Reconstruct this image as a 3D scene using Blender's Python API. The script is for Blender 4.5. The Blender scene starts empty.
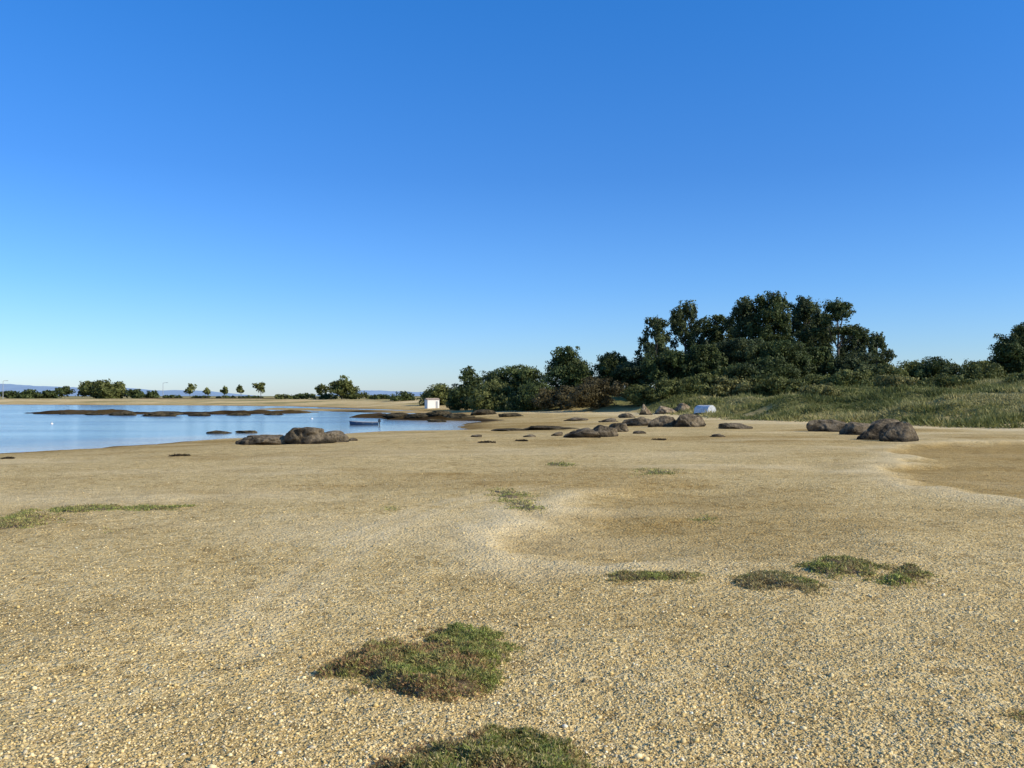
import bpy, bmesh, math, random
import numpy as np
from mathutils import noise as mn, Vector
R = math.radians
rng = np.random.default_rng(7)
random.seed(7)
C = bpy.context.scene.collection
F = 885.0; HY = 396.0; EYE = 1.6; WL = -0.6

# ---------------------------------------------------------------- numeric helpers
def vnoise(x, y, seed=0):
    xi = np.floor(x).astype(np.int64); yi = np.floor(y).astype(np.int64)
    xf = x - xi; yf = y - yi
    u = xf*xf*(3-2*xf); v = yf*yf*(3-2*yf)
    def h(a, b):
        n = (a*374761393 + b*668265263 + seed*144269504) & 0xffffffff
        n = ((n ^ (n >> 13))*1274126) & 0xffffffff
        n = ((n ^ (n >> 15))*2246822) & 0xffffffff
        return ((n ^ (n >> 16)) & 0xffff)/65535.0
    return (h(xi, yi)*(1-u)+h(xi+1, yi)*u)*(1-v) + (h(xi, yi+1)*(1-u)+h(xi+1, yi+1)*u)*v
def fbm(x, y, seed=0, octv=4):
    s = 0; a = 0.5; t = 0
    for i in range(octv):
        s = s + a*vnoise(x*2**i+13.7*i, y*2**i-7.1*i, seed+i); t += a; a *= 0.5
    return s/t
def sstep(a, b, x):
    t = np.clip((x-a)/(b-a), 0, 1); return t*t*(3-2*t)
def sdf(x, y, poly):            # positive inside
    x = np.asarray(x, float); y = np.asarray(y, float)
    d2 = np.full(x.shape, 1e18); ins = np.zeros(x.shape, bool); n = len(poly)
    for i in range(n):
        ax, ay = poly[i]; bx, by = poly[(i+1) % n]
        ex, ey = bx-ax, by-ay
        t = np.clip(((x-ax)*ex+(y-ay)*ey)/(ex*ex+ey*ey+1e-12), 0, 1)
        d2 = np.minimum(d2, (x-ax-t*ex)**2+(y-ay-t*ey)**2)
        if ay != by:
            ins ^= ((ay > y) != (by > y)) & (x < ex*(y-ay)/(by-ay)+ax)
    return np.where(ins, 1, -1)*np.sqrt(d2)
def ldist(x, y, pts):
    d2 = np.full(np.shape(x), 1e18)
    for (ax, ay), (bx, by) in zip(pts[:-1], pts[1:]):
        ex, ey = bx-ax, by-ay
        t = np.clip(((x-ax)*ex+(y-ay)*ey)/(ex*ex+ey*ey+1e-12), 0, 1)
        d2 = np.minimum(d2, (x-ax-t*ex)**2+(y-ay-t*ey)**2)
    return np.sqrt(d2)
def flat(px, py, z=0.0):
    d = (EYE-z)*F/(py-HY); return ((px-512)/F*d, d)

# ---------------------------------------------------------------- terrain
def wpt(px, py): return flat(px, py, WL)
WATER = [(-300, -20), (-80, 0), (-40, 10), (-26, 20), (-21, 28), wpt(0, 455), wpt(100, 449), wpt(200, 441), wpt(300, 437),
         wpt(345, 434), wpt(400, 432), wpt(455, 430), wpt(468, 426), wpt(474, 421), wpt(446, 417), wpt(452, 413), wpt(420, 411),
         wpt(380, 409.5), wpt(345, 408), wpt(290, 406.3), wpt(200, 405.4), wpt(100, 405), wpt(0, 404.6), (-260, 240), (-600, 270), (-600, -20)]
BANK = [(8, 92), (13, 80), (15.2, 68), (17.5, 58), (20, 52), (23, 47), (27, 43), (34, 38), (60, 20), (200, -60), (400, 400), (30, 400), (-30, 150), (-8, 118), (0, 104)]
BAS1 = [flat(*p) for p in [(514, 545), (508, 531), (530, 519), (566, 505), (600, 492), (660, 486), (760, 484), (850, 492), (900, 520), (880, 545), (780, 556), (640, 560), (560, 556)]]
BAS2 = [flat(*p) for p in [(1200, 442), (1024, 441), (925, 443), (888, 450), (920, 459), (890, 468), (925, 484), (1024, 500), (1250, 520)]]
TRACK = [flat(*p) for p in [(250, 650), (300, 598), (345, 560), (380, 535), (440, 508), (520, 490), (570, 482)]]
TRACK2 = [(x-0.33, y+.12) for x, y in TRACK]
BAR1 = [wpt(*p) for p in [(58, 413.2), (110, 413.6), (170, 414.2), (230, 413.8), (300, 412.8)]]
BAR2 = [wpt(*p) for p in [(450, 412.5), (410, 412.6), (370, 411.6), (330, 410.2), (280, 409.2)]]
BAR3 = [wpt(*p) for p in [(470, 420), (440, 419.4), (415, 418.6), (385, 417.2)]]

def masks(x, y):
    sw = -sdf(x, y, WATER) + (fbm(x/7, y/7, 3)-.5)*3.5 + (fbm(x/1.7, y/1.7, 5)-.5)*1.2
    sb = sdf(x, y, BANK) + (fbm(x/5, y/5, 9)-.5)*4
    w = (fbm(x*.8, y*.8, 21, 3)-.5)
    b1 = sdf(x, y, BAS1) + w*1.5
    b2 = sdf(x, y, BAS2) + w*1.8
    return sw, sb, b1, b2
def bars(x, y):
    nb = (fbm(x/5, y/3, 51)-.5)
    a = sstep(6, 0, ldist(x, y, BAR1)+nb*7)*(.55+.9*(fbm(x/2.2, y/2.2, 57)-.2)); b = .62*sstep(7, 0, ldist(x, y, BAR2)+nb*5); c = .8*sstep(5, 0, ldist(x, y, BAR3)+nb*5)*(.5+.9*fbm(x/2, y/2, 59))
    return np.maximum(a, np.maximum(b, c))
def Hm(x, y, m=None):
    x = np.asarray(x, float); y = np.asarray(y, float)
    sw, sb, b1, b2 = m if m is not None else masks(x, y)
    land = 0.62*(1-np.exp(-np.maximum(sw, 0)/9.0))
    z = WL + np.where(sw > 0, land, np.maximum(sw*0.06, -1.2))
    z = np.where(sw < 3, np.maximum(z, WL-.22+.72*bars(x, y)), z)
    z = z + (fbm(x/3.2, y/3.2, 31)-.5)*0.12*sstep(0, 8, sw)
    z = z + (fbm(x*1.4, y*1.4, 33, 3)-.5)*0.04*sstep(60, 30, y)
    z = z + (fbm(x*5, y*5, 35, 3)-.5)*0.016*sstep(30, 12, y)
    bk = sstep(-6, 10, x)
    z = z + bk*(sstep(0, 9, sb)*1.3 + sstep(6, 22, sb)*.8 + sstep(0, 5, sb)*(fbm(x/5, y/5, 44, 3)-.45)*1.6)
    z = z + 0.75*sstep(8, 40, sw)*sstep(150, 190, y)*(1-sstep(0, 9, sb)*bk)
    fade = sstep(4.6, 2.2, x)
    z = z - (0.08*fade+.015)*sstep(-.45, .75, b1) + 0.018*sstep(-1.4, -.35, b1)*sstep(.2, -.35, b1)*fade
    z = z - 0.11*sstep(-.45, .75, b2) + 0.02*sstep(-1.6, -.35, b2)*sstep(.2, -.35, b2)
    return z
def H1(x, y): return float(Hm(np.array([x]), np.array([y]))[0])
_ts = np.concatenate([np.geomspace(2, 60, 500), np.geomspace(60.3, 420, 500)])
def G(px, py):
    dx = (px-512)/F; dz = (HY-py)/F
    zz = np.maximum(Hm(dx*_ts, _ts), WL)
    r = EYE+dz*_ts
    k = np.where(r <= zz)[0]
    t = _ts[k[0]] if len(k) else 400.
    return dx*t, t, float(max(H1(dx*t, t), WL))

# ---------------------------------------------------------------- object helpers
def build(name, V, Fc, mat, parent=None, cols=None, smooth=False, loc=None, attrs=None):
    V = np.asarray(V, np.float32); Fc = np.asarray(Fc, np.int32)
    me = bpy.data.meshes.new(name)
    me.vertices.add(len(V)); me.vertices.foreach_set('co', V.ravel())
    n, k = Fc.shape
    me.loops.add(n*k); me.loops.foreach_set('vertex_index', Fc.ravel())
    me.polygons.add(n)
    me.polygons.foreach_set('loop_start', np.arange(0, n*k, k, dtype=np.int32))
    me.polygons.foreach_set('loop_total', np.full(n, k, np.int32))
    if smooth: me.polygons.foreach_set('use_smooth', np.ones(n, bool))
    if cols is not None:
        a = me.color_attributes.new('Col', 'FLOAT_COLOR', 'POINT')
        cc = np.ones((len(V), 4), np.float32); cc[:, :3] = cols
        a.data.foreach_set('color', cc.ravel())
    if attrs:
        for kx, vx in attrs.items():
            a = me.attributes.new(kx, 'FLOAT', 'POINT'); a.data.foreach_set('value', np.asarray(vx, np.float32))
    me.update(calc_edges=True); me.validate()
    me.materials.append(mat)
    o = bpy.data.objects.new(name, me); C.objects.link(o)
    if parent: o.parent = parent
    if loc is not None: o.location = loc
    return o
def from_bm(name, bm, mat, parent=None, smooth=False, loc=None):
    me = bpy.data.meshes.new(name); bmesh.ops.recalc_face_normals(bm, faces=bm.faces); bm.to_mesh(me); bm.free()
    if smooth:
        for p in me.polygons: p.use_smooth = True
    me.materials.append(mat)
    o = bpy.data.objects.new(name, me); C.objects.link(o)
    if parent: o.parent = parent
    if loc is not None: o.location = loc
    return o
def tag(o, label, cat, group=None, kind=None):
    if label: o['label'] = label
    if cat: o['category'] = cat
    if group: o['group'] = group
    if kind: o['kind'] = kind
    return o
def empty(name, loc, label, cat, group=None, rz=0):
    o = bpy.data.objects.new(name, None); C.objects.link(o); o.location = loc; o.rotation_euler = (0, 0, rz)
    o.empty_display_size = .2
    return tag(o, label, cat, group)
def tube(pts, rad, sides=7):
    V = []; Fc = []
    for i, (p, r) in enumerate(zip(pts, rad)):
        p = Vector(p)
        a = Vector(pts[min(i+1, len(pts)-1)])-Vector(pts[max(i-1, 0)])
        a.normalize(); u = a.orthogonal().normalized(); v = a.cross(u)
        for k in range(sides):
            t = 2*math.pi*k/sides; V.append(p+u*math.cos(t)*r+v*math.sin(t)*r)
        if i:
            for k in range(sides):
                b = (i-1)*sides; Fc.append((b+k, b+(k+1) % sides, b+sides+(k+1) % sides, b+sides+k))
    return V, Fc
def rhombs(Cn, U, V):
    n = len(Cn); P = np.empty((n, 4, 3)); P[:, 0] = Cn-V; P[:, 1] = Cn+U; P[:, 2] = Cn+V; P[:, 3] = Cn-U
    return P.reshape(-1, 3), np.arange(4*n).reshape(-1, 4)
def unit(a): return a/np.linalg.norm(a, axis=1, keepdims=True).clip(1e-9)

# ---------------------------------------------------------------- materials
def mat(name):
    m = bpy.data.materials.new(name); m.use_nodes = True; nt = m.node_tree; nt.nodes.clear()
    out = nt.nodes.new('ShaderNodeOutputMaterial'); return m, nt, out
def N(nt, t, **kw):
    n = nt.nodes.new(t)
    for k, v in kw.items(): setattr(n, k, v)
    return n
def mixc(nt, fac, a, b, mode='MIX'):
    n = N(nt, 'ShaderNodeMix', data_type='RGBA', blend_type=mode)
    for s, v in ((0, fac), (6, a), (7, b)):
        if isinstance(v, (int, float)): n.inputs[s].default_value = v
        elif isinstance(v, tuple): n.inputs[s].default_value = (*v, 1)
        else: nt.links.new(v, n.inputs[s])
    return n.outputs[2]
def math_(nt, op, a, b=None):
    n = N(nt, 'ShaderNodeMath', operation=op)
    for s, v in ((0, a), (1, b)):
        if v is None: continue
        if isinstance(v, (int, float)): n.inputs[s].default_value = v
        else: nt.links.new(v, n.inputs[s])
    return n.outputs[0]
def ramp(nt, f, stops):
    n = N(nt, 'ShaderNodeValToRGB'); nt.links.new(f, n.inputs[0]); e = n.color_ramp.elements
    e[0].position, e[0].color = stops[0][0], (*stops[0][1], 1)
    e[1].position, e[1].color = stops[-1][0], (*stops[-1][1], 1)
    for p, c in stops[1:-1]:
        x = e.new(p); x.color = (*c, 1)
    return n.outputs[0]
def noiseN(nt, pos, scale, detail=3, rough=.5):
    n = N(nt, 'ShaderNodeTexNoise'); n.inputs['Scale'].default_value = scale; n.inputs['Detail'].default_value = detail
    n.inputs['Roughness'].default_value = rough
    if pos is not None: nt.links.new(pos, n.inputs['Vector'])
    return n.outputs['Fac']
def simple(name, col, rough=.6, var=.15, scale=8, bump=0.):
    m, nt, out = mat(name); b = N(nt, 'ShaderNodeBsdfPrincipled')
    tc = N(nt, 'ShaderNodeTexCoord').outputs['Object']
    f = noiseN(nt, tc, scale)
    lo = tuple(c*(1-var) for c in col); hi = tuple(min(1, c*(1+var)) for c in col)
    nt.links.new(ramp(nt, f, [(.3, lo), (.7, hi)]), b.inputs['Base Color'])
    b.inputs['Roughness'].default_value = rough
    if bump:
        bp = N(nt, 'ShaderNodeBump'); bp.inputs['Strength'].default_value = bump; bp.inputs['Distance'].default_value = .05
        nt.links.new(f, bp.inputs['Height']); nt.links.new(bp.outputs[0], b.inputs['Normal'])
    nt.links.new(b.outputs[0], out.inputs[0]); return m
def leafmat(name, trans=.25, rough=.6):
    m, nt, out = mat(name)
    at = N(nt, 'ShaderNodeAttribute', attribute_name='Col')
    b = N(nt, 'ShaderNodeBsdfPrincipled'); b.inputs['Roughness'].default_value = rough
    b.inputs['Specular IOR Level'].default_value = .2
    nt.links.new(at.outputs['Color'], b.inputs['Base Color'])
    if trans > 0:
        t = N(nt, 'ShaderNodeBsdfTranslucent'); nt.links.new(at.outputs['Color'], t.inputs['Color'])
        mx = N(nt, 'ShaderNodeMixShader'); mx.inputs[0].default_value = trans
        nt.links.new(b.outputs[0], mx.inputs[1]); nt.links.new(t.outputs[0], mx.inputs[2]); nt.links.new(mx.outputs[0], out.inputs[0])
    else: nt.links.new(b.outputs[0], out.inputs[0])
    return m
M_leaf = leafmat('foliage', .3); M_sprig = leafmat('sprigs', .3)
M_bark = simple('bark', (.12, .095, .07), .9, .4, 6, .5)
M_peb = leafmat('pebble', 0.0, .85)
M_root = simple('root_mat', (.19, .135, .07), .95, .5, 30, .8)
M_white = simple('white_render', (.80, .77, .71), .7, .06)
M_tile = simple('roof_tile', (.40, .30, .22), .8, .3)
M_grey = simple('galvanised', (.35, .36, .37), .45, .1)
M_dark = simple('dark_paint', (.04, .05, .06), .5, .2)
M_blue = simple('blue_paint', (.03, .08, .17), .5, .15)
M_pale = simple('weathered_pale_paint', (.55, .57, .56), .7, .25)

# ground
def ground_mat():
    m, nt, out = mat('gravel_beach')
    pos = N(nt, 'ShaderNodeNewGeometry').outputs['Position']
    A = lambda n: N(nt, 'ShaderNodeAttribute', attribute_name=n).outputs['Fac']
    def vor(scale, feat='F1'):
        v = N(nt, 'ShaderNodeTexVoronoi', feature=feat); v.inputs['Scale'].default_value = scale
        nt.links.new(pos, v.inputs['Vector']); return v
    v1 = vor(80); v2 = vor(30); v3 = vor(9)
    sep = N(nt, 'ShaderNodeSeparateColor'); nt.links.new(v1.outputs['Color'], sep.inputs[0])
    sep2 = N(nt, 'ShaderNodeSeparateColor'); nt.links.new(v2.outputs['Color'], sep2.inputs[0])
    sep3 = N(nt, 'ShaderNodeSeparateColor'); nt.links.new(v3.outputs['Color'], sep3.inputs[0])
    c1 = ramp(nt, sep.outputs[0], [(0, (.29, .20, .08)), (.3, (.60, .435, .175)), (.65, (.79, .605, .28)), (.9, (.86, .70, .38)), (1, (.90, .80, .56))])
    c2 = ramp(nt, sep2.outputs[0], [(0, (.33, .235, .10)), (.3, (.67, .49, .215)), (.8, (.81, .625, .30)), (1, (.88, .74, .44))])
    col = mixc(nt, .5, c1, c2)
    n1 = noiseN(nt, pos, .55, 5, .6); n2 = noiseN(nt, pos, 3.0, 4, .65); n4 = noiseN(nt, pos, 11.0, 3, .65)
    tint = ramp(nt, n1, [(.3, (.89, .86, .79)), (.5, (1, .99, .96)), (.7, (1.0, 1.0, 1.0))])
    col = mixc(nt, 1., col, tint, 'MULTIPLY')
    tint2 = ramp(nt, n2, [(.3, (.80, .77, .71)), (.5, (.96, .95, .93)), (.7, (1, 1, 1))])
    col = mixc(nt, 1., col, tint2, 'MULTIPLY')
    tint4 = ramp(nt, n4, [(.32, (.66, .62, .55)), (.48, (.94, .93, .91)), (.7, (1, 1, 1))])
    col = mixc(nt, .85, col, tint4, 'MULTIPLY')
    sp = ramp(nt, sep3.outputs[1], [(0, (.62, .57, .48)), (.12, (.94, .94, .93)), (1, (1., 1., 1.))])
    col = mixc(nt, .8, col, sp, 'MULTIPLY')
    pale = mixc(nt, .45, (.87, .705, .41), col)
    col = mixc(nt, A('m_pale'), col, pale)
    brown = mixc(nt, 1., col, (.70, .635, .50), 'MULTIPLY')
    col = mixc(nt, A('m_dark'), col, brown)
    wet = mixc(nt, 1., col, (.42, .38, .31), 'MULTIPLY')
    col = mixc(nt, A('m_wet'), col, wet)
    reef = mixc(nt, 1., col, (.16, .15, .13), 'MULTIPLY')
    col = mixc(nt, A('m_reef'), col, reef)
    vg = ramp(nt, noiseN(nt, pos, 1.2, 5, .7), [(.3, (.10, .095, .035)), (.5, (.19, .18, .06)), (.7, (.31, .265, .105))])
    col = mixc(nt, A('m_veg'), col, vg)
    b = N(nt, 'ShaderNodeBsdfPrincipled'); b.inputs['Roughness'].default_value = .95; b.inputs['Specular IOR Level'].default_value = .06
    nt.links.new(col, b.inputs['Base Color'])
    hgt = math_(nt, 'ADD', math_(nt, 'MULTIPLY', v1.outputs['Distance'], -.5), math_(nt, 'MULTIPLY', v2.outputs['Distance'], -1.0))
    hgt = math_(nt, 'ADD', hgt, math_(nt, 'MULTIPLY', n2, 2.2)); hgt = math_(nt, 'ADD', hgt, math_(nt, 'MULTIPLY', n4, 1.8))
    bp = N(nt, 'ShaderNodeBump'); bp.inputs['Strength'].default_value = .85; bp.inputs['Distance'].default_value = .02
    nt.links.new(hgt, bp.inputs['Height']); nt.links.new(bp.outputs[0], b.inputs['Normal'])
    nt.links.new(b.outputs[0], out.inputs[0]); return m
M_ground = ground_mat()

def water_mat():
    m, nt, out = mat('sea_water')
    pos = N(nt, 'ShaderNodeNewGeometry').outputs['Position']
    mp = N(nt, 'ShaderNodeMapping'); mp.inputs['Scale'].default_value = (.55, 1.5, 1); nt.links.new(pos, mp.inputs[0])
    a = noiseN(nt, mp.outputs[0], 1.1, 4, .6); c = noiseN(nt, mp.outputs[0], 5, 3, .6)
    mp2 = N(nt, 'ShaderNodeMapping'); mp2.inputs['Scale'].default_value = (.02, .09, 1); nt.links.new(pos, mp2.inputs[0])
    calm = ramp(nt, noiseN(nt, mp2.outputs[0], 1, 3), [(.40, (.2, .2, .2)), (.58, (1, 1, 1))])
    h = math_(nt, 'MULTIPLY', math_(nt, 'ADD', a, math_(nt, 'MULTIPLY', c, .5)), calm)
    bp = N(nt, 'ShaderNodeBump'); bp.inputs['Strength'].default_value = .45; bp.inputs['Distance'].default_value = .13
    nt.links.new(h, bp.inputs['Height'])
    sh = N(nt, 'ShaderNodeAttribute', attribute_name='m_shallow').outputs['Fac']
    b = N(nt, 'ShaderNodeBsdfPrincipled')
    nt.links.new(mixc(nt, sh, (.17, .23, .24), (.48, .42, .29)), b.inputs['Base Color'])
    b.inputs['Roughness'].default_value = .13; b.inputs['IOR'].default_value = 1.33
    nt.links.new(bp.outputs[0], b.inputs['Normal']); nt.links.new(b.outputs[0], out.inputs[0]); return m
M_water = water_mat()

def rock_mat(name, top, low):
    m, nt, out = mat(name)
    tc = N(nt, 'ShaderNodeNewGeometry').outputs['Position']
    n = noiseN(nt, tc, 1.8, 7, .7); n2 = noiseN(nt, tc, 8, 5, .7)
    c = ramp(nt, n, [(.36, low), (.48, tuple((a+b)/2 for a, b in zip(top, low))), (.58, top)])
    c = mixc(nt, .8, c, ramp(nt, n2, [(.35, (.42, .40, .37)), (.5, (.85, .85, .85)), (.65, (1., 1., 1.))]), 'MULTIPLY')
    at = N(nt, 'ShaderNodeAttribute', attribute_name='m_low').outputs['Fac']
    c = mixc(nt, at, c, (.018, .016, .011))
    b = N(nt, 'ShaderNodeBsdfPrincipled'); b.inputs['Roughness'].default_value = .95; b.inputs['Specular IOR Level'].default_value = .08
    nt.links.new(c, b.inputs['Base Color'])
    bp = N(nt, 'ShaderNodeBump'); bp.inputs['Strength'].default_value = 1.; bp.inputs['Distance'].default_value = .2
    nt.links.new(math_(nt, 'ADD', n, math_(nt, 'MULTIPLY', n2, .4)), bp.inputs['Height']); nt.links.new(bp.outputs[0], b.inputs['Normal'])
    nt.links.new(b.outputs[0], out.inputs[0]); return m
M_rock = rock_mat('shore_rock', (.27, .215, .14), (.05, .04, .027))
M_rock2 = rock_mat('warm_granite', (.46, .36, .23), (.16, .115, .07))
M_reef = rock_mat('weedy_rock', (.14, .11, .06), (.03, .025, .016))

# ---------------------------------------------------------------- ground + water + hills
rr = np.concatenate([np.geomspace(.02, 2.4, 40)[:-1], np.geomspace(2.4, 60, 600)[:-1], np.geomspace(60, 420, 300)[:-1], np.geomspace(420, 14000, 40)])
th = np.concatenate([np.linspace(-180, -46, 60)[:-1], np.linspace(-46, 46, 480), np.linspace(46, 180, 60)[1:-1]])
T, RR = np.meshgrid(np.radians(th), rr)
X = (RR*np.sin(T)).ravel(); Y = (RR*np.cos(T)).ravel()
mk = masks(X, Y); Z = Hm(X, Y, mk); sw, sb, b1, b2 = mk
nr, nth = RR.shape
i = np.arange(nr-1)[:, None]; j = np.arange(nth)[None, :]; j2 = (j+1) % nth
Q = np.stack([i*nth+j, i*nth+j2, (i+1)*nth+j2, (i+1)*nth+j], -1).reshape(-1, 4)[:, ::-1]
m_wet = sstep(2.5, .2, sw)*.85*sstep(230, 150, Y)
inw = (sw < 2.0)
reefd = np.minimum(ldist(X, Y, BAR1), ldist(X, Y, BAR3))
m_reef = np.where(inw, sstep(14, 8, reefd)*(.75+.25*sstep(.4, .6, fbm(X/3, Y/3, 83))), 0)
m_wet = np.where(inw & (ldist(X, Y, BAR2) < 12), .25, m_wet)
m_veg = sstep(.5, 5, sb)*sstep(-9, 0, X); m_veg = np.maximum(m_veg, sstep(28, 50, sw)*sstep(170, 200, Y)*.7)
m_veg = np.maximum(m_veg, sstep(600, 1500, RR.ravel()))
m_veg = np.maximum(m_veg, .75*sstep(.5, .62, fbm(X/14, Y/6, 87))*sstep(3, 9, sw)*sstep(150, 180, Y))
big = fbm(X/9, Y/3.2, 61); mid = fbm(X/1.6, Y/1.1, 63)
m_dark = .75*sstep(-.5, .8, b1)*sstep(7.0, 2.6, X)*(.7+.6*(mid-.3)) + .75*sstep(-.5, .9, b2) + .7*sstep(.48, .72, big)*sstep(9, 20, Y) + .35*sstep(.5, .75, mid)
m_dark = np.clip(m_dark + .5*sstep(12, 2, sw)*sstep(25, 32, Y), 0, 1)
tr = np.minimum(ldist(X, Y, TRACK), ldist(X, Y, TRACK2)) + (mid-.5)*.25
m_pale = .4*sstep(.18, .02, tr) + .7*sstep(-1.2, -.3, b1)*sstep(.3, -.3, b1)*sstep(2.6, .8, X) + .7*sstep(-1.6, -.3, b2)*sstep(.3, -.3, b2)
m_pale = np.clip(m_pale + .8*sstep(-7, -1, sb)*sstep(2, .5, sb)*sstep(28, 40, Y) + .5*sstep(.50, .75, fbm(X/5, Y/2.5, 71))*sstep(6, 12, Y), 0, 1)*(1-.8*m_wet)
m_pale = np.maximum(m_pale, .4*sstep(1, 4, sw)*sstep(150, 180, Y))
g = build('ground', np.stack([X, Y, Z], -1), Q, M_ground, smooth=True, attrs=dict(m_wet=m_wet, m_veg=m_veg, m_dark=m_dark, m_pale=m_pale, m_reef=m_reef))
tag(g, 'ochre gravel and shell beach reaching from the foreground to the far shore', 'ground', kind='structure')
wx = np.concatenate([np.linspace(-700, -90, 40)[:-1], np.linspace(-90, 12, 130)]); wy = np.concatenate([np.linspace(-60, 20, 10)[:-1], np.linspace(20, 120, 140)[:-1], np.linspace(120, 300, 70)])
nx, ny = len(wx), len(wy); WX, WY = np.meshgrid(wx, wy); WX = WX.ravel(); WY = WY.ravel()
wsd = masks(WX, WY)[0]
i = np.arange(ny-1)[:, None]; j = np.arange(nx-1)[None, :]
w = build('water', np.stack([WX, WY, np.full(WX.size, WL)], -1), np.stack([i*nx+j, i*nx+j+1, (i+1)*nx+j+1, (i+1)*nx+j], -1).reshape(-1, 4), M_water, smooth=True,
          attrs=dict(m_shallow=sstep(-9, 0, wsd+(fbm(WX/6, WY/2, 77)-.5)*7)*sstep(140, 100, WY)))
tag(w, 'calm blue bay water on the left', 'water', kind='structure')
M_hill = simple('haze_tinted_hill', (.24, .34, .45), 1., .08, .002)  # aerial perspective painted in: distance haze is part of the blue-grey base colour
def hill(profile, d, label):
    px = np.linspace(profile[0][0], profile[-1][0], 160)
    top = np.interp(px, [p[0] for p in profile], [p[1] for p in profile]) + (fbm(px/18, px*0, 5)-.5)*2.5
    hx = (px-512)/F*d; hz = np.maximum(EYE+(HY-top)/F*d, -5)
    V = np.concatenate([np.stack([hx, np.full_like(hx, d-d*.12*(1-k)), -8+(hz+8)*math.sin(k*math.pi/2)], -1) for k in (0, .35, .7, 1)]+[np.stack([hx, np.full_like(hx, d*1.15), hz*0-8], -1)])
    n = 160; i = np.arange(4)[:, None]; j = np.arange(n-1)[None, :]
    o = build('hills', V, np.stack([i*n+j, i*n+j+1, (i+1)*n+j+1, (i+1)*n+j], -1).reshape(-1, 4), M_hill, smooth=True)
    tag(o, label, 'hills', kind='structure')
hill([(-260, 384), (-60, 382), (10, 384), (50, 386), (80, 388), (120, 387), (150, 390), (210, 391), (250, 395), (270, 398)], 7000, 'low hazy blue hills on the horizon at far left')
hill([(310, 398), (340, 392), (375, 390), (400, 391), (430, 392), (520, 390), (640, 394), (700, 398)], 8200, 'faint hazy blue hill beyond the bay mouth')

# ---------------------------------------------------------------- pebbles (stuff)
def ico(sub):
    bm = bmesh.new(); bmesh.ops.create_icosphere(bm, subdivisions=sub, radius=1)
    v = np.array([tuple(a.co) for a in bm.verts]); f = np.array([[x.index for x in fc.verts] for fc in bm.faces]); bm.free(); return v, f
icoV, icoF = ico(1)
def pebbles(name, n, r0, r1, s0, s1, label, power=1.):
    u = rng.random(n)**power
    d = 1/(1/r0*(1-u)+1/r1*u); a = R(40)*(rng.random(n)*2-1)
    x = d*np.tan(a)*.95; y = d
    m = masks(x, y); z = Hm(x, y, m)
    ok = (m[0] > .5) & (m[1] < 0); x, y, z, d = x[ok], y[ok], z[ok], d[ok]; n = len(x); m = [q[ok] for q in m]
    s = s0*(s1/s0)**(rng.random(n)**2.3)
    sc = np.stack([s*(.8+.5*rng.random(n)), s*(.6+.4*rng.random(n)), s*(.35+.4*rng.random(n))], -1)*.5
    rot = rng.random(n)*6.28; cr, sr = np.cos(rot), np.sin(rot)
    P = icoV[None]*(1+.25*(rng.random((n, 12, 1))-.5))*sc[:, None, :]
    tl = (rng.random(n)-.5)*.9
    P[..., 2] += P[..., 0]*tl[:, None]
    Xp = P[..., 0]*cr[:, None]-P[..., 1]*sr[:, None]+x[:, None]; Yp = P[..., 0]*sr[:, None]+P[..., 1]*cr[:, None]+y[:, None]
    Zp = P[..., 2]+(z+sc[:, 2]*.45)[:, None]
    V = np.stack([Xp, Yp, Zp], -1).reshape(-1, 3)
    Fc = (icoF[None]+12*np.arange(n)[:, None, None]).reshape(-1, 3)
    pal = np.array([(.75, .56, .25), (.64, .47, .18), (.47, .34, .145), (.82, .66, .35), (.86, .77, .54), (.24, .175, .085), (.77, .60, .29), (.56, .46, .28)])
    k = rng.choice(8, n, p=[.26, .18, .13, .14, .025, .075, .135, .055]); col = pal[k]*(.85+.3*rng.random((n, 1)))
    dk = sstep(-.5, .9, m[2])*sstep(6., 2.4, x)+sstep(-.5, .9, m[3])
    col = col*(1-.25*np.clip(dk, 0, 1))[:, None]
    o = build(name, V, Fc, M_peb, cols=np.repeat(col.clip(0, .9), 12, 0), smooth=True)
    return tag(o, label, 'pebbles', kind='stuff')
pebbles('pebbles', 135000, 2.6, 20, .0055, .022, 'small tan, cream and brown pebbles strewn over the beach')
pebbles('stones', 2000, 3.0, 45, .02, .04, 'larger loose stones and shell bits scattered over the beach')

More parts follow.
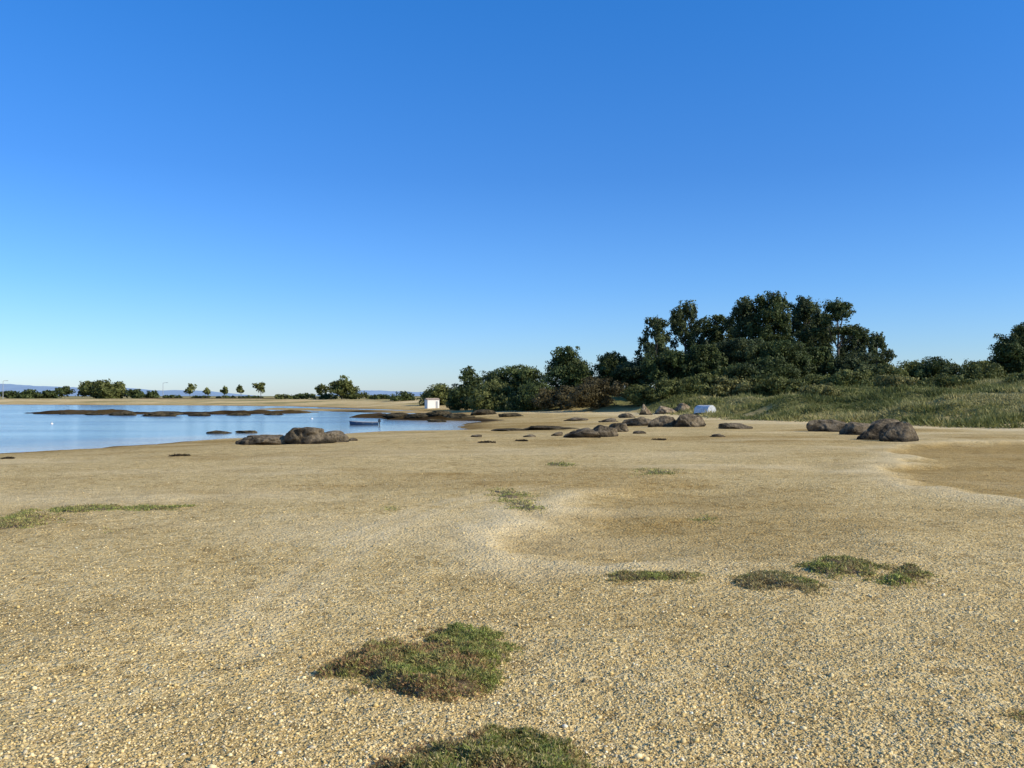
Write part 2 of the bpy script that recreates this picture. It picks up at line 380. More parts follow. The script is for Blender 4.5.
# ---------------------------------------------------------------- rocks
icR, icF = ico(5)
rock_ct = 0
def rock(px, py, wpx, hpx, label, m=M_rock, deep=.75, group=None, name='boulder', low=.25):
    global rock_ct; rock_ct += 1; sd = rock_ct*17.3
    x, y, z = G(px, py)
    W = wpx/F*y; Hh = hpx/F*y
    rg = np.random.default_rng(rock_ct)
    V = icR.copy()
    for k in range(13):
        nrm = unit(rg.normal(size=(1, 3)))[0]; nrm[2] = abs(nrm[2])*.8 if k % 2 else nrm[2]
        nrm /= np.linalg.norm(nrm); dd = .55+.30*rg.random()
        t = V@nrm-dd; V = V-np.where(t > 0, t*.97, 0)[:, None]*nrm
    for idx in range(len(V)):
        p = Vector(V[idx]); q = p*1.4+Vector((sd, sd*.3, 0))
        n1 = mn.fractal(q, 1.0, 2.1, 5)*.15
        n2 = -max(0, .10-abs(mn.noise(Vector((p.x*2.0, p.y*1.8, p.z*.9+sd)))))*1.3
        V[idx] *= (1+n1+n2)
    sx = np.ptp(V[:, 0]); V[:, 0] *= W/sx; V[:, 1] *= W*deep/np.ptp(V[:, 1])
    V[:, 2] -= V[:, 2].min(); V[:, 2] *= (Hh*1.7)/V[:, 2].max(); V[:, 2] -= Hh*.7
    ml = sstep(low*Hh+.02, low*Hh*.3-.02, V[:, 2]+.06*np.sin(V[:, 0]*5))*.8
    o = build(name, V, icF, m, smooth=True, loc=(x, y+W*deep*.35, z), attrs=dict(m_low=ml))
    return tag(o, label, 'rock', group)
gA = 'dark rocks at the near edge of the bay'
rock(302, 444, 62, 17, 'tallest dark rock of the cluster at the near water edge', group=gA, deep=.6)
rock(266, 445, 60, 10, 'low wedge-shaped dark rock left of the tallest shoreline rock', group=gA, deep=.5)
rock(330, 443, 38, 12, 'rounded dark rock at the right end of the water edge cluster', group=gA, deep=.6)
rock(246, 445, 24, 5, 'smallest dark rock at the left end of the water edge cluster', group=gA)
gB = 'dark rocks on the open beach in the middle'
rock(582, 438, 40, 10, 'broad dark rock at left of the group in the middle of the beach', group=gB, deep=.5)
rock(603, 437, 34, 12, 'upright dark rock in the middle of the central beach group', group=gB, deep=.6)
rock(617, 432, 24, 9, 'smaller dark rock behind and right of the central beach group', group=gB)
rock(547, 430, 60, 4, 'low flat slab of rock lying left of the central beach group', M_reef, group=gB, deep=.5)
rock(508, 431, 40, 2.5, 'flat weedy slab nearest the right end of the water', M_reef, group=gB, deep=.5)
gC = 'brown boulders below the trees'
rock(640, 426, 34, 9, 'low brown boulder at the left of the boulders below the trees', M_rock, group=gC, deep=.5)
rock(663, 427, 30, 11, 'dark brown boulder second from left in front of the tall trees', M_rock, group=gC, deep=.5)
rock(690, 427, 36, 13, 'largest brown boulder below the trees, with sunlit top', M_rock, group=gC, deep=.6)
rock(646, 415, 14, 11, 'small upright tan boulder against the dark shrubs', M_rock2, group=gC)
rock(668, 414, 22, 8, 'rounded tan boulder behind the row of brown boulders', M_rock2, group=gC)
rock(685, 413, 20, 10, 'tan boulder just left of the pale boat', M_rock2, group=gC)
rock(737, 429, 38, 6, 'flat-topped dark rock alone between the brown boulders and the big right-hand rocks', M_rock, group=gC, deep=.4)
rock(719, 437, 18, 3, 'tiny flat rock on the sand below the brown boulders', M_rock, group=gC)
gD = 'big rocks at the foot of the grassy bank'
rock(834, 432, 46, 12, 'dark rock at the left end of the big rocks by the grassy bank', group=gD, deep=.5)
rock(859, 435, 42, 13, 'squat dark rock second from left by the grassy bank', group=gD, deep=.5)
rock(884, 431, 50, 12, 'low rock half hidden behind the big rocks by the bank', group=gD, deep=.5)
rock(880, 440, 42, 16, 'high brown rock in the middle of the big rocks by the bank', group=gD, deep=.5)
rock(903, 442, 38, 20, 'biggest rounded rock at the right end by the grassy bank', M_rock, group=gD, deep=.7)
gE = 'low weedy rocks across the bay on the right shore'
for a in [(399, 417, 30, 4.5, 'low weedy rock at the left tip of the opposite point'), (420, 418, 36, 5, 'wide weedy rock on the opposite point right of the blue boat'),
          (441, 415, 30, 4.5, 'weedy rock behind the wide one on the opposite point'), (460, 419, 34, 5, 'weedy rock where the bay ends under the shrubs'),
          (484, 415, 30, 5.5, 'grey-brown rock at the edge of the trees beyond the bay end'), (508, 417, 26, 4, 'flat rock on the sand beyond the bay end'),
          (436, 422, 20, 3, 'small weedy rock awash nearest the right end of the bay')]:
    rock(*a, m=M_reef, group=gE, deep=.5)
gF = 'low reef rocks lying in the bay'
for a in [(66, 414.5, 16, 2, 'leftmost low reef rock in the bay'), (92, 415, 22, 3, 'second low reef rock from the left in the bay'), (122, 415.5, 30, 4.5, 'reef rock with a humped top left of the longest one'),
          (160, 416.3, 44, 4.5, 'longest dark reef rock in the middle of the bay'), (200, 416, 24, 3.5, 'reef rock just right of the longest one'), (236, 415.5, 26, 3, 'thin reef rock right of the middle of the bay'),
          (272, 415, 22, 2.4, 'thin flat reef slab at the right end in the bay')]:
    rock(*a, m=M_reef, group=gF, deep=.3, name='reef_rock')
rock(219, 433.5, 26, 3, 'small dark rock awash near the beach, left of a twin', M_reef, deep=.5, group=gF, name='reef_rock')
rock(247, 433, 24, 2.5, 'small dark rock awash near the beach, right of its twin', M_reef, deep=.5, group=gF, name='reef_rock')
gG = 'small dark rocks scattered along the shore'
for a in [(476, 437, 12, 2.5, 'tiny dark rock on the sand left of the flat weedy slabs'), (530, 437, 14, 2.5, 'tiny dark rock between the weedy slabs and the central rocks'),
          (558, 436, 12, 4, 'tiny dark rock touching the left side of the central rocks'), (640, 434, 14, 3, 'tiny dark rock right of the central beach group'),
          (352, 441, 10, 3, 'tiny dark rock just right of the water edge cluster'),
          (610, 422, 22, 4, 'flat dark rock behind the central group, below the shrubs'), (575, 421, 26, 3.5, 'flat dark rock behind the low slab, below the dome-shaped tree'),
          (628, 418, 18, 5, 'small dark rock left of the tan boulders')]:
    rock(*a, m=M_rock, group=gG, deep=.6, name='small_rock')

# ---------------------------------------------------------------- trees
PALS = {'dark': [(.042, .060, .020), (.076, .102, .031), (.12, .14, .045)],
        'euca': [(.046, .062, .027), (.082, .106, .042), (.135, .158, .062)],
        'mid': [(.080, .095, .028), (.14, .155, .045), (.205, .21, .065)],
        'pale': [(.15, .155, .05), (.24, .23, .08), (.33, .295, .115)],
        'brown': [(.085, .070, .030), (.13, .105, .045), (.17, .14, .065)]}
def tree(px, topy, d, wpx, kind, pal, label, name='tree', cat='tree', group=None, dens=1.):
    global rock_ct; rock_ct += 1; rg = np.random.default_rng(1000+rock_ct)
    x = (px-512)/F*d; z = H1(x, d); z = max(z, WL+.1)
    Ht = max(.9, EYE+(HY-topy)/F*d-z); W = wpx/F*d
    root = empty(name, (x, d, z), label, cat, group)
    lobes = []          # centre, radii
    if kind == 'shrub':
        for k in range(int(9+W*1.2)):
            a = rg.random()*6.28; r = W*.5*(.15+.7*rg.random()); hh = Ht*(.15+.62*rg.random())*math.sqrt(max(.05, 1-(r/(W*.56))**2))
            s = (.13+.13*rg.random())*W; s = min(s, Ht*.40)
            lobes.append(((math.cos(a)*r, math.sin(a)*r*.8, hh), (s, s, s*.75)))
        lobes.append(((0, 0, Ht*.70), (W*.22, W*.2, Ht*.27)))
        t0 = .3
    elif kind == 'broad':
        for k in range(28):
            v = unit(rg.normal(size=(1, 3)))[0]; q = rg.random()**.4
            c = (v[0]*W*.38*q, v[1]*W*.34*q, Ht*.50+v[2]*Ht*.36*q)
            s = W*(.11+.12*rg.random()); lobes.append((c, (s, s, min(s*.8, Ht*.16))))
        lobes.append(((W*.05, 0, Ht*.88), (W*.16, W*.16, Ht*.11)))
        t0 = .45
    elif kind == 'slim':
        for k in range(12):
            v = unit(rg.normal(size=(1, 3)))[0]; q = rg.random()**.5
            s = W*(.10+.12*rg.random()); lobes.append(((v[0]*W*.38*q, v[1]*W*.38*q, Ht*.64+v[2]*Ht*.28*q), (s, s, s)))
        t0 = .6
    elif kind == 'euca':
        n = 42
        for k in range(n):
            f = k/(n-1); zc = Ht*(.22+.70*f); sp = W*.5*(.6+.55*math.sin(math.pi*min(1, .25+f*.72)))*(1-.36*f)
            a = k*2.4+rg.random()*1.6; r = sp*(.1+.95*rg.random())
            s = W*(.055+.075*rg.random()); lobes.append(((math.cos(a)*r, math.sin(a)*r, zc+Ht*.05*(rg.random()-.5)), (s, s*.9, s*(.8+1.1*rg.random()))))
        lobes.append(((0, 0, Ht*.94), (W*.09, W*.09, Ht*.06)))
        t0 = .88
    elif kind == 'pine':
        for k in range(22):
            f = rg.random(); a = k*2.4; r = W*.5*(.1+.8*rg.random())*(1-.35*f)
            s = W*(.09+.10*rg.random()); lobes.append(((math.cos(a)*r, math.sin(a)*r, Ht*(.62+.30*f)), (s, s, s*.6)))
        lobes.append(((0, 0, Ht*.93), (W*.24, W*.2, Ht*.065)))
        t0 = .80
    ls = max(.09, d*.00145)
    P = []; NR = []; CL = []; pl = np.array(PALS[pal])
    for c, rad in lobes:
        area = 3.1*rad[0]*rad[2]; n = int(min(3000, max(40, dens*4.3*area/(ls*ls))))
        ns = 13; sub = unit(rg.normal(size=(ns, 3)))*(.6+.65*rg.random((ns, 1)))
        k = rg.integers(0, ns, n); v = unit(rg.normal(size=(n, 3)))*(rg.random((n, 1))**.5)
        q = np.where(rg.random((n, 1)) < .68, sub[k]+v*.42, v*1.2*rg.random((n, 1))**.35)
        P.append(np.array(c)+q*np.array(rad)); NR.append(unit(q+rg.normal(size=(n, 3))*.6))
        br = .75+.5*rg.random(); t = np.clip(rg.random(n)*.7+(rg.random(ns)*.5-.1)[k], 0, 1)*1.999
        i0 = np.clip(t.astype(int), 0, 1); fr = (t-i0)[:, None]
        CL.append((pl[i0]*(1-fr)+pl[i0+1]*fr)*br)
    P = np.concatenate(P); NR = np.concatenate(NR); CL = np.concatenate(CL)
    P[:, 2] = np.maximum(P[:, 2], .03+.3*rg.random(len(P)))
    k = P[:, 2] < Ht*1.02; P, NR, CL = P[k], NR[k], CL[k]
    rv = rg.normal(size=P.shape); U = unit(np.cross(NR, rv)); Vv = np.cross(NR, U)
    s = ls*(.45+.8*rg.random((len(P), 1)))
    vv, ff = rhombs(P, U*s*.55, Vv*s)
    build('crown', vv, ff, M_leaf, root, cols=np.repeat(CL, 4, 0))
    V = []; Fc = []
    def add(pts, rad):
        a, b = tube(pts, rad, 6); o = len(V); V.extend(a); Fc.extend([tuple(q+o for q in f) for f in b])
    tr_ = max(.04, Ht*.015 if kind != 'shrub' else .03)
    bend = (rg.random(3)-.5)*Ht*.07
    ax = [(bend[0]*math.sin(t*3)*t, bend[1]*t, Ht*t0*t-.15*(t == 0)) for t in np.linspace(0, 1.12, 7)]
    add(ax, [tr_*(1.25-.85*t) for t in np.linspace(0, 1, 7)])
    for c, rad in lobes[::2]:
        t = min(.85, max(.12, (c[2]/Ht-.22)/t0)); b = ax[int(t*6)]
        m_ = tuple((b[q]+c[q])/2+(rg.random()-.5)*.2 for q in range(2))+((b[2]*.6+c[2]*.4),)
        add([b, m_, c], [tr_*.45, tr_*.3, tr_*.1])
    build('trunk', V, Fc, M_bark, root, smooth=True)
    return root
gT = 'tall dark trees of the grove'
for a in [(657, 316, 104, 48, 'euca', 'euca', 'leftmost tall tree of the grove, narrow pointed crown'),
          (686, 302, 108, 58, 'euca', 'euca', 'tall tree with a pointed tip second from the left in the grove'),
          (716, 314, 112, 64, 'euca', 'dark', 'lower tall tree in the dip between two pointed ones'),
          (746, 298, 106, 62, 'euca', 'euca', 'tall tree just left of the highest tree of the grove'),
          (774, 291, 104, 66, 'euca', 'dark', 'highest tree in the middle of the grove'),
          (803, 296, 109, 66, 'euca', 'euca', 'tall tree just right of the highest tree'),
          (838, 299, 102, 50, 'pine', 'dark', 'round-topped tall tree near the right end of the grove'),
          (822, 316, 115, 62, 'euca', 'dark', 'shorter tree filling the gap left of the round-topped one'),
          (856, 328, 110, 46, 'euca', 'euca', 'slim tree between the round-topped one and the rightmost tree'),
          (877, 333, 104, 40, 'euca', 'euca', 'rightmost tree of the grove, lower than the rest')]:
    tree(*a, group=gT, name='grove_tree', dens=1.2)
gM = 'dense trees filling the foot of the grove'
for a in [(672, 352, 98, 62, 'euca', 'dark', 'dense tree under the leftmost tall tree'), (705, 346, 97, 70, 'euca', 'dark', 'dense dark tree below the dip of the grove'),
          (742, 340, 98, 72, 'euca', 'euca', 'dense tree below the tall trees left of centre'), (780, 342, 96, 74, 'euca', 'dark', 'dense tree below the highest tree'),
          (818, 348, 97, 68, 'euca', 'dark', 'dense tree below the round-topped tree'), (855, 352, 95, 62, 'broad', 'euca', 'dense tree at the right foot of the grove'),
          (760, 356, 90, 78, 'broad', 'dark', 'dense dark tree in front at the middle of the grove foot')]:
    tree(*a, group=gM, name='dense_tree', dens=1.3)
gL = 'rounded trees left of the grove'
for a in [(440, 384, 160, 46, 'shrub', 'mid', 'low green shrub at the left end of the wooded point', 'shrub', 'shrub'),
          (468, 367, 126, 36, 'broad', 'dark', 'small dark tree near the left end of the wooded point'),
          (462, 385, 122, 28, 'shrub', 'dark', 'dark shrub at the foot of the small leftmost tree', 'shrub', 'shrub'),
          (514, 363, 116, 68, 'broad', 'dark', 'wide dark tree left of the big dome-shaped one'),
          (490, 380, 112, 50, 'shrub', 'mid', 'green shrub between the small tree and the wide tree', 'shrub', 'shrub'),
          (568, 347, 108, 62, 'broad', 'dark', 'big dome-shaped dark tree in the middle of the skyline'),
          (533, 380, 104, 58, 'shrub', 'dark', 'dark shrub under the wide tree', 'shrub', 'shrub'),
          (610, 350, 110, 54, 'broad', 'dark', 'dark tree just right of the big dome-shaped tree'),
          (560, 386, 100, 50, 'shrub', 'brown', 'brownish green shrub at the foot of the big dome-shaped tree', 'shrub', 'shrub'),
          (599, 376, 94, 56, 'shrub', 'brown', 'olive brown bare-looking shrub below the skyline trees', 'shrub', 'shrub'),
          (638, 357, 106, 46, 'broad', 'euca', 'tree in the gap between the rounded trees and the grove'),
          (637, 384, 92, 44, 'shrub', 'mid', 'green shrub right of the olive brown one', 'shrub', 'shrub')]:
    nm = a[7] if len(a) > 7 else 'round_tree'; ct = a[8] if len(a) > 8 else 'tree'
    tree(*a[:7], name=nm, cat=ct, group=gL if ct == 'tree' else 'shrubs along the wooded point', dens=1.1)
gS = 'shrubs on the grassy bank'
for a in [(668, 378, 90, 50, 'mid', 'green shrub below the left end of the grove, behind tan boulders'), (700, 373, 90, 54, 'mid', 'green shrub above the pale boat'),
          (735, 375, 88, 58, 'pale', 'yellow-green shrub on the bank below the tall trees'), (775, 376, 86, 60, 'mid', 'broad green shrub below the highest tree'),
          (812, 374, 86, 54, 'mid', 'green shrub below the round-topped tree'), (850, 370, 84, 58, 'mid', 'green shrub at the right foot of the grove'),
          (885, 362, 88, 48, 'mid', 'green shrub below the rightmost grove tree'), (912, 359, 90, 48, 'mid', 'green shrub just right of the grove on the skyline'),
          (945, 357, 88, 56, 'dark', 'dark shrub on the skyline between the grove and the right-hand trees'), (980, 359, 86, 56, 'mid', 'green shrub on the skyline left of the right-hand trees'),
          (900, 374, 72, 56, 'pale', 'yellow-green shrub in the middle of the bank'), (945, 373, 70, 64, 'mid', 'wide low green shrub on the right half of the bank'),
          (1030, 371, 68, 70, 'mid', 'wide green shrub at the right frame edge on the bank'),
          (820, 383, 68, 50, 'pale', 'yellow-green shrub on the bank above the left end of the big rocks')]:
    tree(a[0], a[1], a[2], a[3], 'shrub', a[4], a[5], 'shrub', 'shrub', gS)
tree(1020, 322, 92, 60, 'broad', 'dark', 'tall dark tree cut by the right edge of the frame', 'edge_tree', group='trees at the right edge', dens=1.2)
tree(1002, 338, 95, 34, 'broad', 'dark', 'smaller tree just left of the one at the right edge', 'edge_tree', group='trees at the right edge')
# far shore
gF2 = 'trees on the far shore'
for a in [(10, 391, 300, 30, 'shrub', 'dark', 'leftmost low dark tree on the far shore'), (30, 389, 300, 26, 'shrub', 'dark', 'second low dark tree from the left on the far shore'),
          (48, 390, 305, 26, 'shrub', 'dark', 'third low dark tree from the left on the far shore'), (65, 386, 300, 20, 'slim', 'dark', 'dark tree just left of the big green clump'),
          (90, 381, 285, 28, 'shrub', 'mid', 'left tree of the big green clump on the far shore'), (104, 379, 282, 30, 'shrub', 'mid', 'middle and tallest tree of the big green clump'),
          (117, 381, 285, 22, 'shrub', 'mid', 'right tree of the big green clump on the far shore'), (134, 389, 285, 22, 'shrub', 'dark', 'low tree just right of the big green clump'),
          (151, 390, 290, 18, 'shrub', 'dark', 'low tree left of the lamp post'),
          (190, 384, 262, 12, 'slim', 'mid', 'first of the row of slim trees on the spit, leftmost'), (207, 388, 262, 9, 'slim', 'mid', 'second slim tree of the row on the spit'),
          (224, 386, 262, 9, 'slim', 'mid', 'third slim tree of the row on the spit'), (241, 385, 258, 10, 'slim', 'mid', 'fourth slim tree of the row on the spit'),
          (261, 380, 250, 15, 'slim', 'mid', 'rightmost and largest of the row of slim trees'), (322, 384, 240, 14, 'slim', 'mid', 'small tree left of the largest far-shore tree'),
          (342, 375, 232, 30, 'broad', 'mid', 'largest round green tree on the far shore')]:
    tree(*a, group=gF2, name='far_tree', dens=1.1)
gF3 = 'low bushes on the far shore'
for a in [(172, 395, 268, 26, 'dark', 'low bush right of the lamp post'), (200, 397, 266, 30, 'dark', 'low bush under the left end of the row of slim trees'), (228, 397, 266, 30, 'dark', 'low bush under the right half of the row of slim trees'), (252, 397, 262, 28, 'dark', 'low bush under the largest slim tree'),
          (283, 394, 245, 26, 'mid', 'low bush in the gap right of the slim trees'), (303, 393, 242, 28, 'dark', 'dark low bush left of the small tree'), (325, 393, 236, 28, 'dark', 'dark bush at the foot of the small far tree'),
          (358, 392, 232, 28, 'mid', 'bush right of the largest far tree'), (380, 394, 225, 32, 'dark', 'low dark bush between far tree and white hut'), (404, 391, 205, 36, 'dark', 'dark bush just left of the white hut')]:
    tree(a[0], a[1], a[2], a[3], 'shrub', a[4], a[5], 'far_bush', 'bush', gF3)

# ---------------------------------------------------------------- dune grass (stuff)
def grass(name, n, reg, L0, L1, wd, label, seed, pal):
    rg = np.random.default_rng(seed)
    y = reg[0]+(reg[1]-reg[0])*rg.random(n)**1.3; ang = reg[2]+(reg[3]-reg[2])*rg.random(n); x = (ang-512)/F*y
    m = masks(x, y)
    p = sstep(-.8, 2.0, m[1])*sstep(.32, .5, fbm(x/1.1, y/1.1, seed))+.3*sstep(2, 6, m[1])
    ok = (rg.random(n) < p) & (m[0] > 2); x, y = x[ok], y[ok]; n = len(x); z = Hm(x, y)
    cl = sstep(.45, .65, fbm(x/2.0, y/2.0, seed+3))
    L = (L0+(L1-L0)*rg.random(n))*(.5+1.0*cl)
    dr = unit(np.stack([rg.normal(size=n)*.7-.15, rg.normal(size=n)*.7, np.ones(n)*.9], -1))
    sd_ = unit(np.cross(dr, unit(rg.normal(size=(n, 3)))))
    Cn = np.stack([x, y, z-.04], -1)+dr*(L/2)[:, None]
    vv, ff = rhombs(Cn, sd_*wd*.5*(.6+.8*rg.random((n, 1))), dr*(L/2)[:, None])
    pl = np.array(pal); t = np.clip(fbm(x/5, y/5, seed+9)*2.6-.75-.2*cl+(rg.random(n)-.5)*.35, 0, .999)*(len(pl)-1)
    i0 = t.astype(int); fr = (t-i0)[:, None]; col = (pl[i0]*(1-fr)+pl[i0+1]*fr)*(.8+.4*rg.random((n, 1)))
    return tag(build(name, vv, ff, M_leaf, cols=np.repeat(col, 4, 0)), label, 'grass', kind='stuff')
grass('dune_grass', 320000, (36, 105, 640, 1160), .2, .5, .065, 'olive and straw-coloured grass covering the bank on the right', 91,
      [(.12, .135, .04), (.19, .20, .06), (.28, .265, .09), (.42, .37, .16)])

# ---------------------------------------------------------------- mat-forming plant patches on the beach
GREEN = (.26, .30, .07); YEL = (.46, .43, .13); RED = (.41, .25, .115); BRN = (.34, .255, .11); STR = (.55, .44, .20); OLV = (.33, .30, .11)
def patch(pix, label, hgt, n, L, wd, cfun, name='plant_patch', edge=.08, seed=0, rag=1., dy=0):
    P = []
    for a, b in pix:
        x, y, z = G(a, b+dy); P.append((x, y))
    P = np.array(P); cx, cy = P.mean(0); z0 = H1(cx, cy)
    mn_, mx = P.min(0)-.3*edge/.08, P.max(0)+.3*edge/.08
    rg = np.random.default_rng(500+seed)
    root = empty(name, (cx, cy, z0), label, 'plants', 'low plant patches growing on the beach')
    poly = [tuple(p) for p in P]; k = edge/.08
    def sd(x, y): return sdf(x, y, poly)-.02*k+rag*((fbm(x*5/k, y*5/k, 7+seed)-.5)*.44*k+(fbm(x*16/k, y*16/k, 17+seed, 2)-.5)*.2*k)
    def top(x, y, s): return Hm(x, y)+hgt*sstep(-.02*k, .16*k, s)*(.25+1.3*fbm(x*8/k, y*8/k, 3+seed))
    g_ = 70; gx, gy = np.meshgrid(np.linspace(mn_[0], mx[0], g_), np.linspace(mn_[1], mx[1], g_)); gx = gx.ravel(); gy = gy.ravel()
    s = sd(gx, gy); gz = top(gx, gy, s)-.012-.05*k*sstep(.05*k, -.03*k, s)-.25*hgt
    i = np.arange(g_-1)[:, None]; j = np.arange(g_-1)[None, :]
    q = np.stack([i*g_+j, i*g_+j+1, (i+1)*g_+j+1, (i+1)*g_+j], -1).reshape(-1, 4)
    q = q[(s[q] > -.08*k).any(1)]
    use, inv = np.unique(q, return_inverse=True)
    build('root_mat', np.stack([gx-cx, gy-cy, gz-z0], -1)[use], inv.reshape(-1, 4), M_root, root, smooth=True)
    m3 = n*4
    x = mn_[0]+(mx[0]-mn_[0])*rg.random(m3); y = mn_[1]+(mx[1]-mn_[1])*rg.random(m3); s = sd(x, y)
    ok = rg.random(m3) < sstep(-.10*k, .10*k, s)*(.35+.65*sstep(.35, .55, fbm(x*13/k, y*13/k, 5+seed)))
    x, y, s = x[ok][:n], y[ok][:n], s[ok][:n]; n = len(x); z = top(x, y, s)
    ll = L*(.45+.9*rg.random(n))
    dr = unit(np.stack([rg.normal(size=n)*.9, rg.normal(size=n)*.9, np.ones(n)*.8], -1))
    sdv = unit(np.cross(dr, unit(rg.normal(size=(n, 3)))))
    Cn = np.stack([x-cx, y-cy, z-z0-.006], -1)+dr*(ll*.35)[:, None]-np.array([0, 0, 1])*(rg.random(n)**2*hgt*.3)[:, None]
    vv, ff = rhombs(Cn, sdv*wd*(.6+.8*rg.random((n, 1)))*.5, dr*(ll*.5)[:, None])
    u = (x-mn_[0])/(mx[0]-mn_[0]); v = (y-mn_[1])/(mx[1]-mn_[1])
    col = cfun(u, v, fbm(x*4/k, y*4/k, 23+seed), rg)*(.6+.75*rg.random((n, 1)))
    build('foliage', vv, ff, M_sprig, root, cols=np.repeat(col.clip(0, .8), 4, 0))
def lerp3(a, b, t): return np.array(a)*(1-t[:, None])+np.array(b)*t[:, None]
def cmix(gb, a=GREEN, b=RED, c=YEL):
    def f(u, v, nz, rg):
        t = np.clip((nz-.5)*5+gb(u, v)+(rg.random(len(u))-.5)*.8, 0, 1)
        col = lerp3(b, a, t); r = rg.random(len(u)); col[r < .22] = np.array(c); col[r > .80] = np.array(OLV); return col
    return f
patch([(320, 676), (343, 654), (375, 645), (418, 643), (425, 630), (462, 625), (509, 634), (500, 646), (513, 657), (500, 674), (506, 684), (472, 691), (457, 703), (400, 697), (356, 688)],
      'largest low plant mat in the foreground, rusty on the left and green on the right', .09, 40000, .028, .0062, cmix(lambda u, v: .15+1.3*(u-.42)+.5*(v-.4)), seed=1, rag=.75, dy=2)
patch([(372, 768), (396, 752), (430, 738), (480, 729), (540, 736), (580, 750), (602, 770), (610, 800), (560, 830), (430, 830), (360, 800)],
      'yellow-green plant mat cut off by the bottom edge of the frame', .09, 44000, .027, .0062, cmix(lambda u, v: -.15+1.3*(u-.15), c=STR), seed=2, rag=.6, dy=4)
patch([(590, 578), (625, 572), (668, 572), (701, 576), (672, 582), (625, 585)], 'thin green plant mat in the middle just below the hollow', .04, 5500, .034, .009, cmix(lambda u, v: .45, b=BRN), seed=3, rag=.9)
patch([(720, 579), (760, 575), (800, 578), (828, 586), (812, 593), (775, 592), (745, 587)], 'brownish plant mat, nearest of three on the right', .045, 7000, .034, .009, cmix(lambda u, v: .35, b=BRN, c=STR), seed=4, rag=.9)
patch([(795, 570), (815, 561), (850, 559), (886, 566), (868, 577), (830, 578)], 'plant mat at the back of the three on the right', .05, 6500, .036, .010, cmix(lambda u, v: .4, b=BRN), seed=5, rag=.9)
patch([(868, 580), (885, 570), (910, 569), (932, 576), (922, 586), (895, 588)], 'smallest round plant mat at the right of the three', .05, 5200, .036, .010, cmix(lambda u, v: .4, b=BRN), seed=6, rag=.8)
patch([(485, 494), (505, 489), (530, 494), (522, 501), (546, 508), (530, 512), (503, 508), (505, 499)], 'yellowish plant mat near the rim of the hollow', .035, 4200, .04, .012, cmix(lambda u, v: .15, b=STR), seed=7, edge=.14)
patch([(-20, 522), (10, 514), (34, 510), (58, 516), (50, 524), (20, 528), (-10, 530)], 'green plant patch at the left edge of the frame', .035, 6000, .04, .012, cmix(lambda u, v: .35, b=BRN), seed=8, edge=.11)
patch([(48, 510), (80, 506), (130, 507), (196, 506), (175, 510), (120, 511), (90, 513), (60, 515)], 'thin green plant strip right of the patch at the left edge', .03, 5000, .04, .012, cmix(lambda u, v: .35, b=BRN), seed=15, edge=.10)
patch([(632, 471), (655, 469), (682, 472), (670, 476), (642, 475)], 'small flat green mat far out beyond the hollow', .03, 2000, .05, .018, cmix(lambda u, v: .25, b=STR), seed=9, edge=.16)
patch([(688, 520), (700, 515), (722, 518), (715, 524), (696, 524)], 'small faint plant tuft inside the hollow', .02, 800, .035, .010, cmix(lambda u, v: .1, b=STR), seed=10)
patch([(376, 509), (392, 506), (404, 509), (390, 512)], 'tiny plant tuft left of the yellowish mat', .02, 500, .035, .011, cmix(lambda u, v: .2, b=STR), seed=11)
patch([(98, 531), (110, 528), (122, 531), (110, 534)], 'tiny brown tuft below the long green strip', .02, 400, .035, .011, cmix(lambda u, v: .1, b=STR), seed=12)
patch([(1004, 718), (1018, 711), (1040, 714), (1040, 724), (1015, 724)], 'small dark tuft at the right edge in the foreground', .03, 1800, .03, .006, cmix(lambda u, v: -.2, b=BRN), seed=13)
patch([(545, 465), (560, 463), (580, 465), (565, 467)], 'small dark mat in the middle distance of the beach', .03, 800, .06, .02, cmix(lambda u, v: .1, b=BRN), seed=14, edge=.14)
# seaweed scraps
def weed(px, py, wpx, label, seed):
    rg = np.random.default_rng(seed); x, y, z = G(px, py); W = wpx/F*y; n = 260
    a = rg.random(n)*6.28; r = rg.random(n)**.7*W*.5*(.7+.5*np.sin(a*3+seed))
    P = np.stack([np.cos(a)*r, np.sin(a)*r*.9, .01+.05*W*rg.random(n)], -1)
    v = unit(rg.normal(size=(n, 3))*np.array([1, 1, .25])); u = unit(np.cross(v, rg.normal(size=(n, 3))))
    vv, ff = rhombs(P, u*.018, v*.07)
    o = build('seaweed', vv, ff, M_sprig, cols=np.repeat(np.array([[.07, .05, .025]])*(.5+rg.random((n, 1))), 4, 0), loc=(x, y, z))
    tag(o, label, 'seaweed', 'dark seaweed clumps left on the beach')
for k, a in enumerate([(179, 456, 18, 'dark seaweed clump below the water edge rocks, left side'), (9, 459, 12, 'dark seaweed clump by the water at the left edge'),
          (487, 443, 18, 'wide seaweed clump between the bay end and the central rocks'),
          (522, 441, 14, 'seaweed clump just left of the central rocks'), (660, 440, 14, 'seaweed clump in front of the brown boulders')]):
    weed(*a, 900+k)

